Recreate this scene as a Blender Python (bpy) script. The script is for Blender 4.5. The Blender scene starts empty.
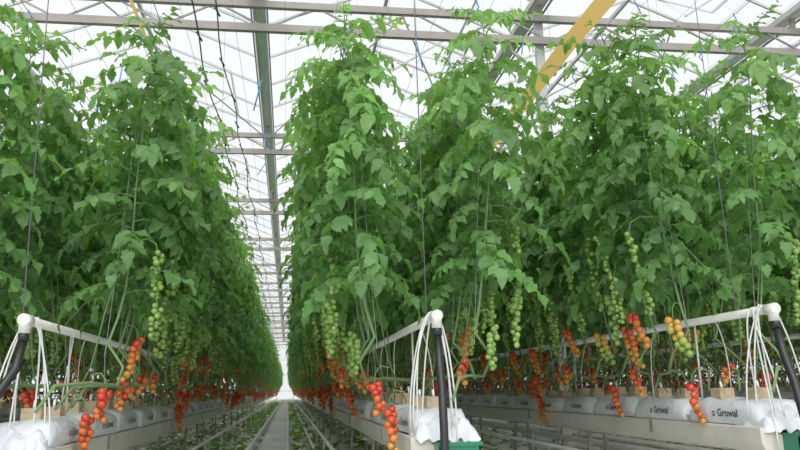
import bpy, math, random
from mathutils import Vector, Matrix
R = random.Random(7)
CZ = 0.62                      # camera height above floor
scene = bpy.context.scene
COL = scene.collection

# ------------------------------------------------------------------ materials
def new_mat(name):
    m = bpy.data.materials.new(name); m.use_nodes = True
    nt = m.node_tree; nt.nodes.clear()
    out = nt.nodes.new('ShaderNodeOutputMaterial')
    return m, nt, out
def pbr(name, col, rough=.5, metal=0, noise=0, nscale=8, spec=.5, bump=0):
    m, nt, out = new_mat(name)
    p = nt.nodes.new('ShaderNodeBsdfPrincipled')
    p.inputs['Roughness'].default_value = rough
    p.inputs['Metallic'].default_value = metal
    p.inputs['Specular IOR Level'].default_value = spec
    p.inputs['Base Color'].default_value = (*col, 1)
    if noise or bump:
        tc = nt.nodes.new('ShaderNodeTexCoord')
        n = nt.nodes.new('ShaderNodeTexNoise'); n.inputs['Scale'].default_value = nscale
        n.inputs['Detail'].default_value = 5
        nt.links.new(tc.outputs['Object'], n.inputs['Vector'])
        if noise:
            r = nt.nodes.new('ShaderNodeMapRange')
            r.inputs['From Min'].default_value = .3; r.inputs['From Max'].default_value = .7
            r.inputs['To Min'].default_value = 1-noise; r.inputs['To Max'].default_value = 1+noise*.3
            nt.links.new(n.outputs['Fac'], r.inputs['Value'])
            v = nt.nodes.new('ShaderNodeVectorMath'); v.operation = 'SCALE'
            v.inputs[0].default_value = col
            nt.links.new(r.outputs['Result'], v.inputs['Scale'])
            nt.links.new(v.outputs[0], p.inputs['Base Color'])
        if bump:
            b = nt.nodes.new('ShaderNodeBump'); b.inputs['Strength'].default_value = bump
            b.inputs['Distance'].default_value = .02
            nt.links.new(n.outputs['Fac'], b.inputs['Height'])
            nt.links.new(b.outputs[0], p.inputs['Normal'])
    nt.links.new(p.outputs[0], out.inputs[0])
    return m
def leaf_mat():
    m, nt, out = new_mat('tomato_leaf')
    at = nt.nodes.new('ShaderNodeAttribute'); at.attribute_name = 'Col'
    p = nt.nodes.new('ShaderNodeBsdfPrincipled')
    p.inputs['Roughness'].default_value = .45
    p.inputs['Specular IOR Level'].default_value = .4
    oi = nt.nodes.new('ShaderNodeObjectInfo')
    hs = nt.nodes.new('ShaderNodeHueSaturation')
    mr = nt.nodes.new('ShaderNodeMapRange'); mr.inputs['To Min'].default_value = .85; mr.inputs['To Max'].default_value = 1.15
    nt.links.new(oi.outputs['Random'], mr.inputs['Value'])
    nt.links.new(mr.outputs[0], hs.inputs['Value'])
    nt.links.new(at.outputs['Color'], hs.inputs['Color'])
    nt.links.new(hs.outputs[0], p.inputs['Base Color'])
    tr = nt.nodes.new('ShaderNodeBsdfTranslucent')
    mx2 = nt.nodes.new('ShaderNodeVectorMath'); mx2.operation = 'MULTIPLY'
    mx2.inputs[1].default_value = (1.8, 1.9, .9)
    nt.links.new(hs.outputs[0], mx2.inputs[0]); nt.links.new(mx2.outputs[0], tr.inputs['Color'])
    mx = nt.nodes.new('ShaderNodeMixShader'); mx.inputs[0].default_value = .42
    nt.links.new(p.outputs[0], mx.inputs[1]); nt.links.new(tr.outputs[0], mx.inputs[2])
    nt.links.new(mx.outputs[0], out.inputs[0])
    return m
def film_mat(name, col, k=.5):
    m, nt, out = new_mat(name)
    p = nt.nodes.new('ShaderNodeBsdfPrincipled'); p.inputs['Base Color'].default_value=(*col,1); p.inputs['Roughness'].default_value=.4
    n = nt.nodes.new('ShaderNodeTexNoise'); n.inputs['Scale'].default_value=5
    b = nt.nodes.new('ShaderNodeBump'); b.inputs['Strength'].default_value=.3; b.inputs['Distance'].default_value=.02
    nt.links.new(n.outputs['Fac'],b.inputs['Height']); nt.links.new(b.outputs[0],p.inputs['Normal'])
    t = nt.nodes.new('ShaderNodeBsdfTranslucent'); t.inputs[0].default_value=(*col,1)
    mx = nt.nodes.new('ShaderNodeMixShader'); mx.inputs[0].default_value=k
    nt.links.new(p.outputs[0], mx.inputs[1]); nt.links.new(t.outputs[0], mx.inputs[2])
    nt.links.new(mx.outputs[0], out.inputs[0]); return m
def attr_mat(name, rough):
    m, nt, out = new_mat(name)
    at = nt.nodes.new('ShaderNodeAttribute'); at.attribute_name = 'Col'
    p = nt.nodes.new('ShaderNodeBsdfPrincipled'); p.inputs['Roughness'].default_value = rough
    nt.links.new(at.outputs['Color'], p.inputs['Base Color'])
    nt.links.new(p.outputs[0], out.inputs[0])
    return m
def glass_mat():
    m, nt, out = new_mat('greenhouse_glass')
    t = nt.nodes.new('ShaderNodeBsdfTransparent'); t.inputs[0].default_value = (.97, .99, 1, 1)
    d = nt.nodes.new('ShaderNodeBsdfTranslucent'); d.inputs[0].default_value = (.92, .96, 1, 1)
    n = nt.nodes.new('ShaderNodeTexNoise'); n.inputs['Scale'].default_value = 1.3
    tc = nt.nodes.new('ShaderNodeTexCoord'); nt.links.new(tc.outputs['Object'], n.inputs['Vector'])
    mr = nt.nodes.new('ShaderNodeMapRange'); mr.inputs['To Min'].default_value = .05; mr.inputs['To Max'].default_value = .35
    nt.links.new(n.outputs['Fac'], mr.inputs['Value'])
    mx = nt.nodes.new('ShaderNodeMixShader')
    nt.links.new(mr.outputs[0], mx.inputs[0])
    nt.links.new(t.outputs[0], mx.inputs[1]); nt.links.new(d.outputs[0], mx.inputs[2])
    nt.links.new(mx.outputs[0], out.inputs[0])
    return m
M_leaf = leaf_mat()
M_fruit = attr_mat('tomato_skin', .25)
M_stem = attr_mat('tomato_stem', .6)
M_glass = glass_mat()
M_galv = pbr('galvanised_steel', (.32, .29, .265), .6, 0, .2, 4)
M_alu = pbr('aluminium_bar', (.48, .48, .48), .5, 0)
M_rg = pbr('roof_gutter_steel', (.72, .72, .72), .5, 0, .15, 3)
M_white = pbr('white_painted_pipe', (.72, .72, .68), .35, 0, .08, 12)
M_gut = pbr('coated_gutter_steel', (.70, .67, .60), .4, 0, .15, 5)
M_bag = pbr('white_bag_film', (.74, .77, .82), .3, 0, .12, 9, .5, .8)
M_block = pbr('rockwool', (.56, .44, .28), .9, 0, .3, 30, .1, .3)
M_black = pbr('black_rubber', (.008, .008, .009), .4)
M_tube = pbr('white_drip_tube', (.74, .75, .72), .4)
M_text = pbr('printed_ink', (.02, .03, .05), .6)
M_green = pbr('green_plastic', (.008, .18, .10), .35)
M_yel = film_mat('yellow_sticky_film', (.80, .52, .15), .5)
M_blue = pbr('blue_hook', (.04, .22, .58), .4)
M_wire = pbr('steel_wire', (.20, .20, .20), .5, .4)
M_floor = pbr('pale_ground_cover', (.70, .69, .64), .85, 0, .3, 5, .2, .2)
M_rail = pbr('rail_steel', (.66, .66, .63), .35, .1, .2, 9)

# ------------------------------------------------------------------ mesh builder
class MB:
    def __init__(s): s.v=[]; s.f=[]; s.m=[]; s.c=[]; s.sm=[]
    def face(s, idx, mat, col, smooth=True):
        s.f.append(idx); s.m.append(mat); s.c.append(col); s.sm.append(smooth)
    def box(s, lo, hi, mat=0, col=(1,1,1)):
        b=len(s.v); x0,y0,z0=lo; x1,y1,z1=hi
        s.v += [(x0,y0,z0),(x1,y0,z0),(x1,y1,z0),(x0,y1,z0),(x0,y0,z1),(x1,y0,z1),(x1,y1,z1),(x0,y1,z1)]
        for q in ((0,3,2,1),(4,5,6,7),(0,1,5,4),(1,2,6,5),(2,3,7,6),(3,0,4,7)):
            s.face(tuple(b+i for i in q), mat, col, False)
    def tube(s, pts, r, n=6, mat=0, col=(1,1,1), cap=True):
        pts=[Vector(p) for p in pts]; b=len(s.v); N=len(pts)
        ref=None
        for i,p in enumerate(pts):
            t=(pts[min(i+1,N-1)]-pts[max(i-1,0)])
            if t.length<1e-9: t=Vector((0,0,1))
            t.normalize()
            if ref is None: ref = Vector((1,0,0)) if abs(t.x)<.8 else Vector((0,0,1))
            u=ref-t*ref.dot(t)
            if u.length<1e-4: u=t.orthogonal()
            u.normalize(); ref=u; w=t.cross(u)
            rr=r[i] if isinstance(r,(list,tuple)) else r
            for k in range(n):
                a=2*math.pi*k/n
                s.v.append(tuple(p+u*math.cos(a)*rr+w*math.sin(a)*rr))
        for i in range(N-1):
            for k in range(n):
                s.face((b+i*n+k,b+i*n+(k+1)%n,b+(i+1)*n+(k+1)%n,b+(i+1)*n+k),mat,col)
        if cap:
            s.face(tuple(b+k for k in reversed(range(n))),mat,col,False)
            s.face(tuple(b+(N-1)*n+k for k in range(n)),mat,col,False)
    def beam(s, p, q, w, h, mat=0, col=(1,1,1)):
        p=Vector(p); q=Vector(q); t=(q-p).normalized()
        up=Vector((0,0,1)) if abs(t.z)<.95 else Vector((0,1,0))
        a=t.cross(up).normalized()*w/2; c=a.cross(t).normalized()*h/2
        b=len(s.v)
        for o in (p,q):
            for d in (-a-c,a-c,a+c,-a+c): s.v.append(tuple(o+d))
        for k in range(4): s.face((b+k,b+(k+1)%4,b+4+(k+1)%4,b+4+k),mat,col,False)
        s.face((b+3,b+2,b+1,b),mat,col,False); s.face((b+4,b+5,b+6,b+7),mat,col,False)
    def sphere(s, c, r, nu=8, nv=6, mat=0, col=(1,1,1), sq=1):
        b=len(s.v); c=Vector(c)
        s.v.append((c.x,c.y,c.z+r*sq))
        for i in range(1,nv):
            th=math.pi*i/nv
            for k in range(nu):
                a=2*math.pi*k/nu
                s.v.append((c.x+r*math.sin(th)*math.cos(a),c.y+r*math.sin(th)*math.sin(a),c.z+r*sq*math.cos(th)))
        s.v.append((c.x,c.y,c.z-r*sq)); e=len(s.v)-1
        for k in range(nu):
            s.face((b,b+1+k,b+1+(k+1)%nu),mat,col)
            s.face((e,e-nu+(k+1)%nu,e-nu+k),mat,col)
        for i in range(nv-2):
            for k in range(nu):
                o=b+1+i*nu
                s.face((o+k,o+nu+k,o+nu+(k+1)%nu,o+(k+1)%nu),mat,col)
    def mesh(s, name, mats):
        me=bpy.data.meshes.new(name); me.from_pydata(s.v,[],s.f)
        for m in mats: me.materials.append(m)
        me.polygons.foreach_set('material_index', s.m)
        me.polygons.foreach_set('use_smooth', s.sm)
        ca=me.color_attributes.new('Col','FLOAT_COLOR','CORNER')
        buf=[]
        for f,c in zip(s.f,s.c): buf += [c[0],c[1],c[2],1.0]*len(f)
        ca.data.foreach_set('color', buf)
        me.update(); return me
    def obj(s, name, mats, loc=(0,0,0), parent=None):
        o=bpy.data.objects.new(name, s.mesh(name,mats)); o.location=loc
        COL.objects.link(o)
        if parent: o.parent=parent
        return o
def inst(name, me, loc, rotz=0, sc=(1,1,1), parent=None):
    o=bpy.data.objects.new(name, me); o.location=loc; o.rotation_euler=(0,0,rotz); o.scale=sc
    COL.objects.link(o)
    if parent: o.parent=parent
    return o
def empty(name, loc=(0,0,0)):
    e=bpy.data.objects.new(name,None); e.location=loc; e.empty_display_size=.1; COL.objects.link(e); return e

# ------------------------------------------------------------------ tomato plant
PROF_HI=[(0,.02),(.12,.55),(.24,.95),(.32,.74),(.46,1.0),(.56,.68),(.70,.62),(.85,.30),(1,.0)]
PROF_LO=[(0,.05),(.3,.95),(.62,.75),(1,.0)]
LOW=False
def leaflet(mb, base, d, nrm, L, W, rng, col):
    d=d.normalized(); side=d.cross(nrm).normalized(); nrm=side.cross(d).normalized()
    PROF=PROF_LO if LOW else PROF_HI
    b=len(mb.v); curl=rng.uniform(.15,.7); fold=rng.uniform(.1,.5); tw=rng.uniform(-.35,.35)
    for u,w in PROF:
        c=base+d*(L*u*(1-.15*curl*u))-nrm*(L*curl*u*u*.6)
        hw=W*.5*w
        wav=math.sin(u*9+tw*9)*.07*L
        mb.v.append(tuple(c+side*hw+nrm*(hw*fold+wav)))
        mb.v.append(tuple(c))
        mb.v.append(tuple(c-side*hw+nrm*(hw*fold-wav+hw*tw)))
    for i in range(len(PROF)-1):
        o=b+i*3
        mb.face((o,o+1,o+4,o+3),0,col); mb.face((o+1,o+2,o+5,o+4),0,col)
def comp_leaf(mb, base, az, L, el, droop, rng, fresh):
    n=7; pts=[Vector(base)]; h=Vector((math.cos(az),math.sin(az),0)); e=el; tang=[]
    for i in range(n):
        t=h*math.cos(e)+Vector((0,0,math.sin(e))); tang.append(t)
        pts.append(pts[-1]+t*(L/n)); e-=droop/n
    tang.append(tang[-1])
    scol=(.13,.26,.08)
    if LOW: mb.tube(pts[::3]+[pts[-1]],.003,3,1,scol,False)
    else: mb.tube(pts,[.004,.0035,.003,.0025,.002,.0016,.0014,.001],3,1,scol,False)
    lat=Vector((-h.y,h.x,0))
    g=rng.uniform(.72,1.3)
    base_c=Vector((.105,.235,.070))*(1-fresh)+Vector((.21,.385,.115))*fresh
    prs=((2,.9),(3,1.1),(4,1.1),(5.5,1.05)) if LOW else ((1,.5),(2,.85),(3,1.0),(4,.95),(5,1.0),(6,.8))
    for idx,sz in prs:
        idx=int(idx)
        for sd in (-1,1):
            t=tang[idx]; p=pts[idx]+t*rng.uniform(-.015,.015)
            dr=lat*sd*rng.uniform(.75,1.0)+t*rng.uniform(.2,.8)+Vector((0,0,-rng.uniform(.0,.7)))
            nr=Vector((0,0,1))*.8+h*.5+Vector((rng.uniform(-.55,.55),rng.uniform(-.55,.55),0))
            ll=min(.115 if LOW else .100,L*.335*sz*rng.uniform(.7,1.2))
            k=g*rng.uniform(.75,1.3); leaflet(mb,p,dr,nr,ll,ll*rng.uniform(.52,.68),rng,tuple(base_c*k))
    t=tang[-1]; nr=Vector((0,0,.6))+h*.7
    ll=min(.105,L*.36*rng.uniform(.85,1.15))
    leaflet(mb,pts[-1],t,nr,ll,ll*.62,rng,tuple(base_c*g))
RED=Vector((.62,.040,.016)); ORG=Vector((.76,.20,.03)); YEL=Vector((.56,.42,.07)); GRN=Vector((.22,.37,.07))
def ripecol(q):
    q=max(0,min(1,q))*3
    if q<1: return GRN.lerp(YEL,q)
    if q<2: return YEL.lerp(ORG,q-1)
    return ORG.lerp(RED,q-2)
def truss(mb, p0, az, n, ripe, rng, r=.018, out=.07):
    if ripe<.12: r=rng.uniform(.0135,.017)
    p0=Vector(p0); h=Vector((math.cos(az),math.sin(az),0)); lat=Vector((-h.y,h.x,0))
    L=n*r*1.62+.05
    pts=[p0,p0+h*out*.6+Vector((0,0,.008)),p0+h*out*.93-Vector((0,0,.02)),p0+h*out-Vector((0,0,.06))]
    bend=rng.uniform(-.05,.05)
    for i in range(1,5): pts.append(p0+h*(out-.008*i)+lat*(bend*(i/4)**2)-Vector((0,0,.06+(L-.06)*i/4)))
    if not LOW: mb.tube(pts,[.003]*3+[.0025]*5,3,1,(.16,.28,.06),False)
    for i in range(n):
        t=(i+.5)/n; z=.055+(L-.06)*t
        c0=p0+h*(out-.03*t)+lat*bend*t*t-Vector((0,0,z))
        for sd in (-1,1):
            rr=r*rng.uniform(.84,1.1)*(1-.4*max(0,t-.5))
            c=c0+lat*sd*(rr*1.02)+h*rng.uniform(-.008,.018)+Vector((0,0,rng.uniform(-.006,.006)-(.012 if sd>0 else 0)))
            col=ripecol(ripe+(.5-t)*.6+rng.uniform(-.15,.12)) if ripe>.12 else GRN*rng.uniform(.75,1.2)
            if LOW:
                mb.sphere(c,rr*1.05,5,3,2,tuple(col),.95); continue
            mb.sphere(c,rr,9,6,2,tuple(col),.95)
            top=c-lat*sd*rr*.55+Vector((0,0,rr*.82))
            for k in range(4):
                a=k*math.pi/2+.5
                e=top+Vector((math.cos(a),math.sin(a),.1))*rr*.75
                s2=Vector((-math.sin(a),math.cos(a),0))*rr*.2
                q=len(mb.v); mb.v += [tuple(top+s2),tuple(top-s2),tuple(e)]
                mb.face((q,q+1,q+2),1,(.12,.26,.05))
def make_plant(seed, H, fruits):
    rng=random.Random(seed); mb=MB()
    def sx(z): return .04+.27*(1-math.exp(-max(z,0)/.35))
    ph=rng.uniform(0,6)
    def P(z): return Vector((sx(z)+.012*math.sin(z*5+ph), .015*math.sin(z*4+ph*2), z))
    pts=[Vector((.0,-.55,.03)),Vector((.05,-.5,.12)),Vector((.16,-.35,.13)),Vector((.25,-.15,.12)),Vector((.27,-.03,.2))]
    zz=.3
    while zz<H: pts.append(P(zz)); zz+=.12
    rad=[.0065]*5+[.0065-.004*i/max(1,len(pts)-6) for i in range(len(pts)-5)]
    mb.tube(pts,rad,3 if LOW else 5,1,(.15,.25,.09))
    a=rng.uniform(-.06,.2); b0=rng.uniform(-.12,.12); e=P(.8)
    mb.tube([Vector((a*.4,b0-.1,.02)),Vector((a*.8,b0,.2)),Vector((a,b0+.02,.42)),Vector((a*.5+e.x*.5,b0*.5,.62)),e],.0032,3,1,(.12,.20,.075))
    if not LOW: mb.tube([P(.25)+Vector((.01,0,0)),Vector((.31,0,H+.12))],.0010,3,1,(.5,.52,.5),False)
    z=.52; a=rng.uniform(0,6)
    while z<H:
        k=z/H
        L=.28*rng.uniform(.75,1.22)
        if k>.9: L*=1-.35*(k-.9)/.1
        if z<.7: L*=.85
        el=.3 if k<.88 else .3+(k-.88)*5
        comp_leaf(mb,P(z),a,L,el+rng.uniform(-.2,.3),rng.uniform(1.1,2.1) if k<.9 else rng.uniform(.9,1.6),rng,max(0,min(1,(k-.55)*1.3+rng.uniform(-.1,.35))))
        a+=2.4+rng.uniform(-.4,.4); z+=rng.uniform(.022,.035)*(1 if k<.8 else .8)
    for z0,rp in fruits:
        z0+=rng.uniform(-.04,.04)
        truss(mb,P(z0),rng.uniform(-.9,.9),rng.randint(7,10) if rp<.1 else rng.randint(4,7),rp,rng,out=.07 if z0<.5 else .15)
    return mb.mesh('tomato_plant_mesh_%d'%seed,[M_leaf,M_stem,M_fruit])
SPECS=[(1,1.70,((.26,.8),(.62,0),(.90,0),(.48,.0))),
        (2,1.78,((.18,.95),(.10,.85),(.56,0),(.78,0))),
        (3,1.66,((.64,.0),(.78,0),(.50,0),(1.0,0))),
        (4,1.74,((.42,.65),(.22,.9),(.66,0),(.90,0))),
        (5,1.70,((.22,.75),(.74,0),(.54,0),(1.05,0))),
        (6,1.80,((.46,.75),(.62,0),(.84,0),(.54,0))),
        (7,1.72,((.60,0),(.82,0),(.44,.25),(.16,.9))),
        (8,1.76,((.66,0),(.52,0),(.86,0),(.40,0)))]
plants=[make_plant(*s) for s in SPECS]
LOW=True
plants_lo=[make_plant(s[0]+20,s[1],s[2]) for s in SPECS]
LOW=False

ZB=CZ-.075        # top of bags
rows=[(-3.85,3.6,12),(-2.40,3.2,22),(-.97,3.1,61),(.59,3.05,61),(1.97,3.1,61),(3.42,3.2,34),(4.87,3.4,26),(6.3,3.6,22),(7.75,6,22)]
for rx,y0,y1 in rows:
    e=empty('tomato_plant_row',(rx,y0,0))
    main = -1.2<rx<2.2
    for sd in (-1,1):
        y=y0+(.0 if sd<0 else .12)
        while y<y1:
            step=.28 if y<16 else (.38 if y<35 else .5)
            hi=(main and y<8.5) or (-2.6<rx<3.6 and y<6)
            i=R.randrange(8)
            me=(plants if hi else plants_lo)[i]
            inst('tomato_plant',me,(R.uniform(-.03,.03),y-y0+R.uniform(-.05,.05),ZB),
                 (0 if sd>0 else math.pi)+R.uniform(-.25,.25),(1,R.choice((1,-1)) if sd>0 else 1,R.uniform(.94,1.04)),e)
            y+=step

# ------------------------------------------------------------------ gutters, bags, pipes
def make_bag():
    mb=MB(); L=.52
    W=.105; Hh=.11
    b=len(mb.v)
    rr=random.Random(3)
    sec=[(-1,.03),(-1.06,.3),(-1.04,.65),(-.88,.92),(-.4,1.04),(0,1.08),(.4,1.04),(.88,.92),(1.04,.65),(1.06,.3),(1,.03)]
    ys=[0,.004,.02,.05,.12,.2,.28,.36,.43,.48,.5,.516,.52]
    for j,y in enumerate(ys):
        k=min(1,min(y,L-y)/.045); k=.25+.75*math.sqrt(k) if k<1 else 1
        for (u,w) in sec:
            mb.v.append((u*W*(.8+.2*k)+rr.uniform(-.004,.004), y-L/2, w*Hh*k*(1+rr.uniform(-.09,.04))))
    n=len(sec)
    for j in range(len(ys)-1):
        for i in range(n-1):
            o=b+j*n+i; mb.face((o,o+n,o+n+1,o+1),0,(1,1,1))
    mb.face(tuple(b+i for i in range(n)),0,(1,1,1),False)
    mb.face(tuple(b+(len(ys)-1)*n+i for i in reversed(range(n))),0,(1,1,1),False)
    mb.box((-W*.9,-L/2-.02,.03),(W*.9,-L/2+.01,.034)); mb.box((-W*.9,L/2-.01,.03),(W*.9,L/2+.02,.034))
    for yy in (-.13,.13):
        s=.036
        mb.box((-s,yy-s,Hh*1.0),(s,yy+s,Hh*1.0+.05),1)
        mb.tube([(0,yy,Hh+.05),(.0,yy+.01,Hh+.08)],.006,5,2)
    return mb
bagm=make_bag()
bag_plain=bagm.mesh('substrate_bag_plain_mesh',[M_bag,M_block,M_stem])
tc=bpy.data.curves.new('bag_print','FONT'); tc.body='o Growal'; tc.size=.048; tc.align_x='CENTER'; tc.align_y='CENTER'; tc.offset=.0008; tc.resolution_u=3
to=bpy.data.objects.new('tmp_text',tc); COL.objects.link(to)
bpy.context.view_layer.update()
tm=bpy.data.meshes.new_from_object(to.evaluated_get(bpy.context.evaluated_depsgraph_get()))
bpy.data.objects.remove(to)
for sd in (-1,1):
    rot=Matrix.Rotation(math.pi/2*sd,4,'Z')@Matrix.Rotation(math.pi/2,4,'X')
    b=len(bagm.v)
    for v in tm.vertices:
        p=rot@v.co; bagm.v.append((p.x+sd*.1165,p.y+.04*sd,p.z+.050))
    for f in tm.polygons: bagm.face(tuple(b+i for i in f.vertices),3,(1,1,1),False)
bag_me=bagm.mesh('substrate_bag_mesh',[M_bag,M_block,M_stem,M_text])
def gutter_sec():
    return [(-.118,.006),(-.112,.012),(-.104,.006),(-.04,.0),(-.03,-.02),(.03,-.02),(.04,0),(.104,.006),(.112,.012),(.118,.006),
            (.116,-.05),(.10,-.085),(.05,-.10),(-.05,-.10),(-.10,-.085),(-.116,-.05)]
def crumpled_sheet(name, loc, w, l, h, seed):
    rng=random.Random(seed); mb=MB(); nx,ny=16,14
    for j in range(ny+1):
        for i in range(nx+1):
            u=i/nx*2-1; v=j/ny*2-1
            r=max(abs(u),abs(v)); z=h*(1-r**3)+.012*math.sin(u*9+v*4+seed)+.010*math.sin(v*11-u*6)+rng.uniform(-.006,.006)
            if r>.93: z=-.03+rng.uniform(-.015,.01)
            mb.v.append((u*w/2*(1+.04*math.sin(v*7)),v*l/2*(1+.05*math.sin(u*8)),z))
    for j in range(ny):
        for i in range(nx):
            o=j*(nx+1)+i; mb.face((o,o+1,o+nx+2,o+nx+1),0,(1,1,1),rng.random()<.8)
    return mb.obj(name,[M_bag],loc)
for rx,y0,y1 in rows:
    ys=2.95 if rx<1.5 else 2.8
    if abs(rx)>3: ys=3.2
    mb=MB(); sec=gutter_sec(); n=len(sec); gz=CZ-.185
    for y in (ys,y1+.5):
        for u,w in sec: mb.v.append((u,y,gz+w-.008))
    for i in range(n): mb.face((i,(i+1)%n,n+(i+1)%n,n+i),0,(1,1,1),False)
    mb.face(tuple(reversed(range(n))),0,(1,1,1),False)
    yy=ys+.3
    while yy<min(y1,30):
        mb.beam((-.07,yy,0),(-.05,yy,gz-.10),.02,.02,1); mb.beam((.07,yy,0),(.05,yy,gz-.10),.02,.02,1)
        mb.beam((-.12,yy,gz-.115),(.12,yy,gz-.115),.025,.015,1); yy+=1.6
    yy=ys+.9
    while yy<min(y1,20):
        for s in (-1,1): mb.box((s*.118-.003,yy,gz-.06),(s*.118+.003,yy+.03,gz+.0),1)
        yy+=2.0
    mb.obj('grow_gutter',[M_gut,M_galv],(rx,0,0))
    e=empty('substrate_bag_row',(rx,ys,0)); y=ys+.30
    while y<min(y1,45):
        inst('substrate_bag',bag_me if y<11 else bag_plain,(R.uniform(-.008,.008),y-ys,CZ-.182),R.uniform(-.05,.05),(1,1,R.uniform(.88,1.04)),e)
        y+=.56
    if -1<rx<2.1: crumpled_sheet('loose_plastic_sheet',(rx+(.03 if rx>0 else -.02),ys+.10,CZ-.168),.26,.24,.05,int(rx*10)+20)
    # feed pipe with tee end
    mb=MB(); pz=CZ+.286
    mb.tube([(0,ys,pz),(0,y1,pz)],.018,12)
    mb.tube([(0,ys-.03,pz),(0,ys+.03,pz)],.023,12); mb.tube([(0,ys-.01,pz+.016),(0,ys-.01,pz-.05)],.021,12)
    yy=ys+.6
    while yy<min(y1,26):
        mb.tube([(0,yy,pz),(0,yy,CZ-.09)],.005,5); yy+=1.6
    mb.obj('irrigation_feed_pipe',[M_white],(rx,0,0))
    # drip tubes
    mb=MB(); yy=ys+.02; rr=random.Random(int(rx*100)+5)
    while yy<min(y1,12):
        first = yy<ys+.05
        for j in range(7 if first else 1):
            s=rr.choice((-1,1)); ex=s*rr.uniform(.02,.08); ey=yy+rr.uniform(-.05,.15)
            ez=CZ-.08+rr.uniform(-.02,.02)
            sway=s*rr.uniform(.02,.06)
            if first: ex=s*rr.uniform(.02,.12); ey=yy+rr.uniform(-.08,.06); ez=CZ-rr.uniform(.1,.3)
            p0=Vector((0,yy+rr.uniform(0,.1),pz+.018)); p3=Vector((ex,ey,ez)); p1=p0+Vector((sway,.0,rr.uniform(.0,.08) if first else 0)); p2=p3+Vector((sway*.3,0,.22))
            pts=[]
            for i in range(11):
                t=i/10; pts.append(p0*(1-t)**3+p1*3*t*(1-t)**2+p2*3*t*t*(1-t)+p3*t**3)
            mb.tube(pts,.0034 if first else .0022,5)
        yy+=.45
    mb.obj('drip_tube_bundle',[M_tube],(rx,0,0))
    # black hose
    mb=MB()
    dx=-.01 if rx>-.5 else -.16
    mb.tube([(0,ys-.01,pz-.045),(0,ys-.015,pz-.08)],.0195,10)
    mb.tube([(0,ys-.015,pz-.075),(dx*.05,ys-.04,pz-.18),(dx*.4,ys-.09,pz-.30),(dx,ys-.13,pz-.45),(dx*1.2,ys-.13,pz-.62),(dx*1.2,ys-.13,.02)],.0165,10)
    mb.obj('black_supply_hose',[M_black],(rx,0,0))
    # green drain box at gutter end
    mb=MB(); g=CZ-.30
    x0,x1,ya,yb,z0,z1=-.075,.085,ys-.10,ys+.02,g,g+.095
    mb.box((x0,ya,z0),(x1,yb,z0+.006)); mb.box((x0,ya,z0),(x0+.006,yb,z1)); mb.box((x1-.006,ya,z0),(x1,yb,z1))
    mb.box((x0,ya,z0),(x1,ya+.006,z1)); mb.box((x0,yb-.006,z0),(x1,yb,z1)); mb.box((x0-.008,ya-.008,z1-.01),(x1+.008,ya+.004,z1+.004))
    mb.tube([(0,ya+.06,z0),(0,ya+.06,0.0)],.02,10,0)
    mb.obj('gutter_drain_box',[M_green],(rx+.05,0,0))

# pipe rails in aisles + low pipes
rxs=[r[0] for r in rows]
for i in range(len(rxs)-1):
    cx=(rxs[i]+rxs[i+1])/2
    mb=MB()
    for s in (-1,1):
        mb.tube([(s*.17,3.0,.14),(s*.17,60,.14)],.02,8)
    y=3.2
    while y<50:
        mb.beam((-.20,y,.10),(.20,y,.10),.03,.015)
        for s in (-1,1): mb.beam((s*.17,y,0),(s*.17,y,.12),.025,.025)
        y+=1.2
    mb.tube([(-.17,3.0,.14),(-.17,2.94,.14),(.17,2.94,.14),(.17,3.0,.14)],.02,8)
    mb.obj('heating_pipe_rail',[M_rail],(cx+.02,0,0))
    mb=MB()
    for s,zz in ((-.50,.22),(.50,.22),(.42,.12)):
        mb.tube([(s,3.1,zz),(s,58,zz)],.014,6)
        y=3.5
        while y<40: mb.beam((s,y,0),(s,y,zz),.012,.012); y+=1.6
    mb.obj('low_growing_pipe',[M_rail],(cx,0,0))

# ------------------------------------------------------------------ floor + leaf litter
X0,X1,Y0,Y1=-8.8,13.3,-4,63
mb=MB(); mb.box((X0,Y0,-.1),(X1,Y1,0)); mb.obj('floor',[M_floor])
LOW=True
mb=MB()
for i in range(6500):
    r=R.choice((rxs[2],rxs[3],rxs[3],rxs[2],rxs[4],rxs[1],rxs[5])); y=3+37*R.random()**1.2
    x=r+R.choice((-1,1))*R.uniform(.1,.56)
    a=R.uniform(0,6.28); g=R.uniform(.6,1.5)
    leaflet(mb,Vector((x,y,R.uniform(.01,.12))),Vector((math.cos(a),math.sin(a),R.uniform(-.1,.8))),Vector((R.uniform(-.5,.5),R.uniform(-.5,.5),1)),R.uniform(.07,.15),R.uniform(.04,.09),R,(.13*g,.25*g,.06*g))
mb.obj('fallen_leaf_litter',[M_leaf])

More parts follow.
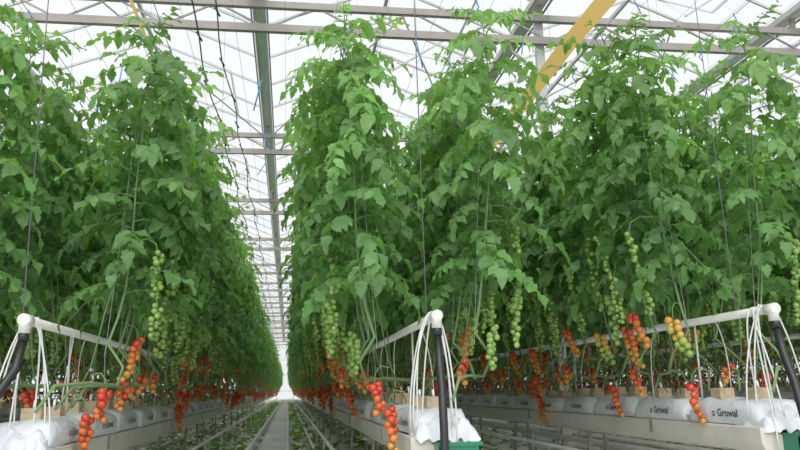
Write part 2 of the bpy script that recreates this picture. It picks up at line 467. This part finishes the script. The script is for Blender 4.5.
# ------------------------------------------------------------------ greenhouse structure
TZ=CZ+3.6; SP=3.0; GX=[-.34+SP*k for k in range(-3,5)]
GZ=TZ+.42; RZ=GZ+.66
X0=GX[0]+.1; X1=GX[-1]-.1
y=-1.0
while y<62:
    mb=MB()
    mb.beam((X0,y,TZ),(X1,y,TZ),.06,.08); mb.beam((X0,y,TZ+.26),(X1,y,TZ+.26),.06,.07)
    x=X0; up=True
    while x<X1-.5:
        a=(x,y,TZ+(0 if up else .26)); b=(x+.5,y,TZ+(.26 if up else 0))
        mb.beam(a,b,.018,.018); x+=.5; up=not up
    for gx in GX[1:-1]: mb.beam((gx,y,TZ+.30),(gx,y,GZ-.002),.045,.045)
    mb.obj('roof_truss',[M_galv]); y+=4
for gx in GX:
    mb=MB(); sec=[(-.09,.07),(-.065,.0),(.065,.0),(.09,.07),(.08,.07),(.055,.02),(-.055,.02),(-.08,.07)]; n=len(sec)
    for yy in (Y0,Y1):
        for u,w in sec: mb.v.append((gx+u,yy,GZ+w))
    for i in range(n): mb.face((i,(i+1)%n,n+(i+1)%n,n+i),0,(1,1,1),False)
    for s in (-1,1): mb.beam((gx+s*.088,Y0,GZ-.01),(gx+s*.088,Y1,GZ-.01),.014,.025,1)
    mb.obj('roof_gutter',[M_rg,M_galv])
mb=MB()
for k in range(len(GX)-1):
    a=GX[k]; b=GX[k+1]; m=(a+b)/2
    mb.beam((m,Y0,RZ),(m,Y1,RZ),.04,.05)
    y=Y0
    while y<Y1:
        w=.022
        mb.beam((a,y,GZ+.06),(m,y,RZ),w,.03); mb.beam((b,y,GZ+.06),(m,y,RZ),w,.03); y+=.85
    y=2.0+(k%2)*1.7
    while y<50:
        for t in (0,1.7): mb.beam((m,y+t,RZ-.02),(m+1.0,y+t,RZ-.22),.02,.03)
        mb.beam((m+1.0,y,RZ-.22),(m+1.0,y+1.7,RZ-.22),.025,.03)
        mb.beam((m+.1,y+.85,TZ+.3),(m+.95,y+.85,RZ-.22),.02,.02)
        y+=4
mb.obj('roof_glazing_bars',[M_alu])
mb=MB()
for k in range(len(GX)-1):
    a=GX[k]; b=GX[k+1]; m=(a+b)/2
    for p,q in ((a,m),(b,m)):
        i=len(mb.v); mb.v += [(p,Y0,GZ+.08),(p,Y1,GZ+.08),(q,Y1,RZ+.04),(q,Y0,RZ+.04)]; mb.face((i,i+1,i+2,i+3),0,(1,1,1),False)
mb.obj('ceiling',[M_glass])
for gx in (GX[1],GX[4],GX[6]):
    y=7.09
    while y<60:
        mb=MB(); mb.beam((gx,y,0),(gx,y,GZ-.04),.09,.06); mb.box((gx-.09,y-.09,0),(gx+.09,y+.09,.03))
        mb.beam((gx,y,TZ-.35),(gx+.35,y,TZ-.05),.03,.03); mb.beam((gx,y,TZ-.35),(gx-.35,y,TZ-.05),.03,.03)
        mb.obj('support_column',[M_alu]); y+=12
mb=MB()
for gx in (GX[3],GX[4],GX[5]):
    for y in (7,19,31):
        mb.tube([(gx-SP/2,y,TZ+.2),(gx,y+4,TZ+.2)],.01,5); mb.tube([(gx+SP/2,y,TZ+.2),(gx,y+4,TZ+.2)],.01,5)
mb.obj('roof_brace_rods',[M_alu])
X0-=.12; X1+=.12
def wall(name,p,q):
    mb=MB(); p=Vector(p); q=Vector(q); H=RZ
    i=len(mb.v); mb.v += [tuple(p),tuple(q),(q.x,q.y,H),(p.x,p.y,H)]; mb.face((i,i+1,i+2,i+3),0,(1,1,1),False)
    n=int((q-p).length/1.36)
    for k in range(n+1):
        a=p.lerp(q,k/n); mb.beam(a,(a.x,a.y,H),.05,.05,1)
    for z in (.03,.7,2.0,3.2,TZ): mb.beam((p.x,p.y,z),(q.x,q.y,z),.04,.05,1)
    mb.obj(name,[M_glass,M_alu])
wall('wall_far',(X0,Y1,0),(X1,Y1,0)); wall('wall_left',(X0,Y0,0),(X0,Y1,0)); wall('wall_right',(X1,Y0,0),(X1,Y1,0)); wall('wall_back',(X0,Y0,0),(X1,Y0,0))

for rx,y0,y1 in rows[:7]:
    mb=MB(); z=CZ+1.86
    for s in (-1,1):
        mb.tube([(s*.31,2.6,z),(s*.31,y1,z)],.0025,4,0)
        y=2.9
        while y<min(y1,20):
            if R.random()<.6:
                mb.tube([(s*.31,y,z+.01),(s*.31+.015,y,z-.03),(s*.31-.01,y,z-.08),(s*.31+.01,y,z-.11)],.004,4,1)
            y+=.33
        y=3.0
        while y<min(y1,40):
            mb.tube([(s*.31,y,z),(s*.31+R.uniform(-.02,.02),y,TZ)],.002,3,0); y+=4
    mb.tube([(-.03,3.0,CZ+.30),(-.05,3.02,TZ)],.0025,4,0)
    mb.obj('crop_support_wire',[M_wire,M_blue],(rx,0,0))
mb=MB()
for i in range(40):
    x=X0+.3+.5*i
    mb.tube([(x,Y0+.2,TZ+.05),(x,Y1-.2,TZ+.05)],.0025,3)
mb.obj('screen_cables',[M_wire])
for x,z in ((-.66,2.55),(-.54,2.75)):
    mb=MB(); pts=[]; y=1.0
    while y<50:
        pts.append((x+.02*math.sin(y*3),y,CZ+z-.08*abs(math.sin(y*math.pi/4)))); y+=.4
    mb.tube(pts,.006,5)
    for p in pts[::2]:
        mb.tube([(p[0]-.02,p[1],p[2]+.03),(p[0]+.02,p[1]+.03,p[2]-.03)],.007,4)
    mb.obj('overhead_power_cable',[M_black])
mb=MB()
for i in range(60):
    x=R.uniform(-2.5,5.5); y=R.uniform(4.5,14); z=CZ+R.uniform(2.1,3.2)
    mb.tube([(x,y,z),(x+R.uniform(-.1,.1),y+R.uniform(-.05,.05),z-R.uniform(.1,.25))],.005,4)
    mb.tube([(x,y,z),(x,y,TZ)],.0015,3)
mb.obj('blue_hook_strings',[M_blue])
for x,zt,ya,hw in ((1.69,2.05,1.6,.050),(-.84,2.05,1.6,.014)):
    mb=MB(); n=60
    for i in range(n+1):
        y=ya+i*.4; z=CZ+zt-.03*abs(math.sin(y*.8)); a=-.5+.08*math.sin(y*.6)
        dx=hw*math.cos(a); dz=hw*math.sin(a)
        mb.v += [(x-dx,y,z-dz),(x+dx,y,z+dz)]
    for i in range(n): mb.face((i*2,i*2+1,i*2+3,i*2+2),0,(1,1,1))
    o=mb.obj('yellow_sticky_ribbon',[M_yel])

# ------------------------------------------------------------------ light
w=bpy.data.worlds.new('overcast_sky'); scene.world=w; w.use_nodes=True
bg=w.node_tree.nodes['Background']
tcn=w.node_tree.nodes.new('ShaderNodeTexCoord'); sp=w.node_tree.nodes.new('ShaderNodeSeparateXYZ')
cr=w.node_tree.nodes.new('ShaderNodeValToRGB')
cr.color_ramp.elements[0].position=.0; cr.color_ramp.elements[0].color=(.88,.90,.89,1)
cr.color_ramp.elements[1].position=.9; cr.color_ramp.elements[1].color=(.91,.94,.96,1)
w.node_tree.links.new(tcn.outputs['Generated'],sp.inputs[0]); w.node_tree.links.new(sp.outputs['Z'],cr.inputs[0])
w.node_tree.links.new(cr.outputs[0],bg.inputs[0]); bg.inputs[1].default_value=.98
s=bpy.data.lights.new('soft_sun','SUN'); s.energy=3.4; s.angle=math.radians(50); s.color=(1,.98,.94)
so=bpy.data.objects.new('soft_sun',s); so.rotation_euler=(math.radians(48),math.radians(-8),0); COL.objects.link(so); so.location=(0,0,8)
scene.view_settings.view_transform='Standard'
scene.view_settings.gamma=1.15

# ------------------------------------------------------------------ camera
f=740.
cy=Vector((-112,-167,-f)).normalized()
cz=Vector((-.025,1,(112*.025*1.0-167)/f)).normalized()
cx=cy.cross(cz).normalized()
cam=bpy.data.cameras.new('camera'); co=bpy.data.objects.new('camera',cam); COL.objects.link(co)
rot=Matrix((cx,cy,cz))        # rows = world axes in camera space -> cam-to-world
co.matrix_world=Matrix.Translation((0,0,CZ))@rot.to_4x4()
cam.sensor_width=36; cam.lens=f*36/800; cam.clip_start=.05; cam.clip_end=300
scene.camera=co
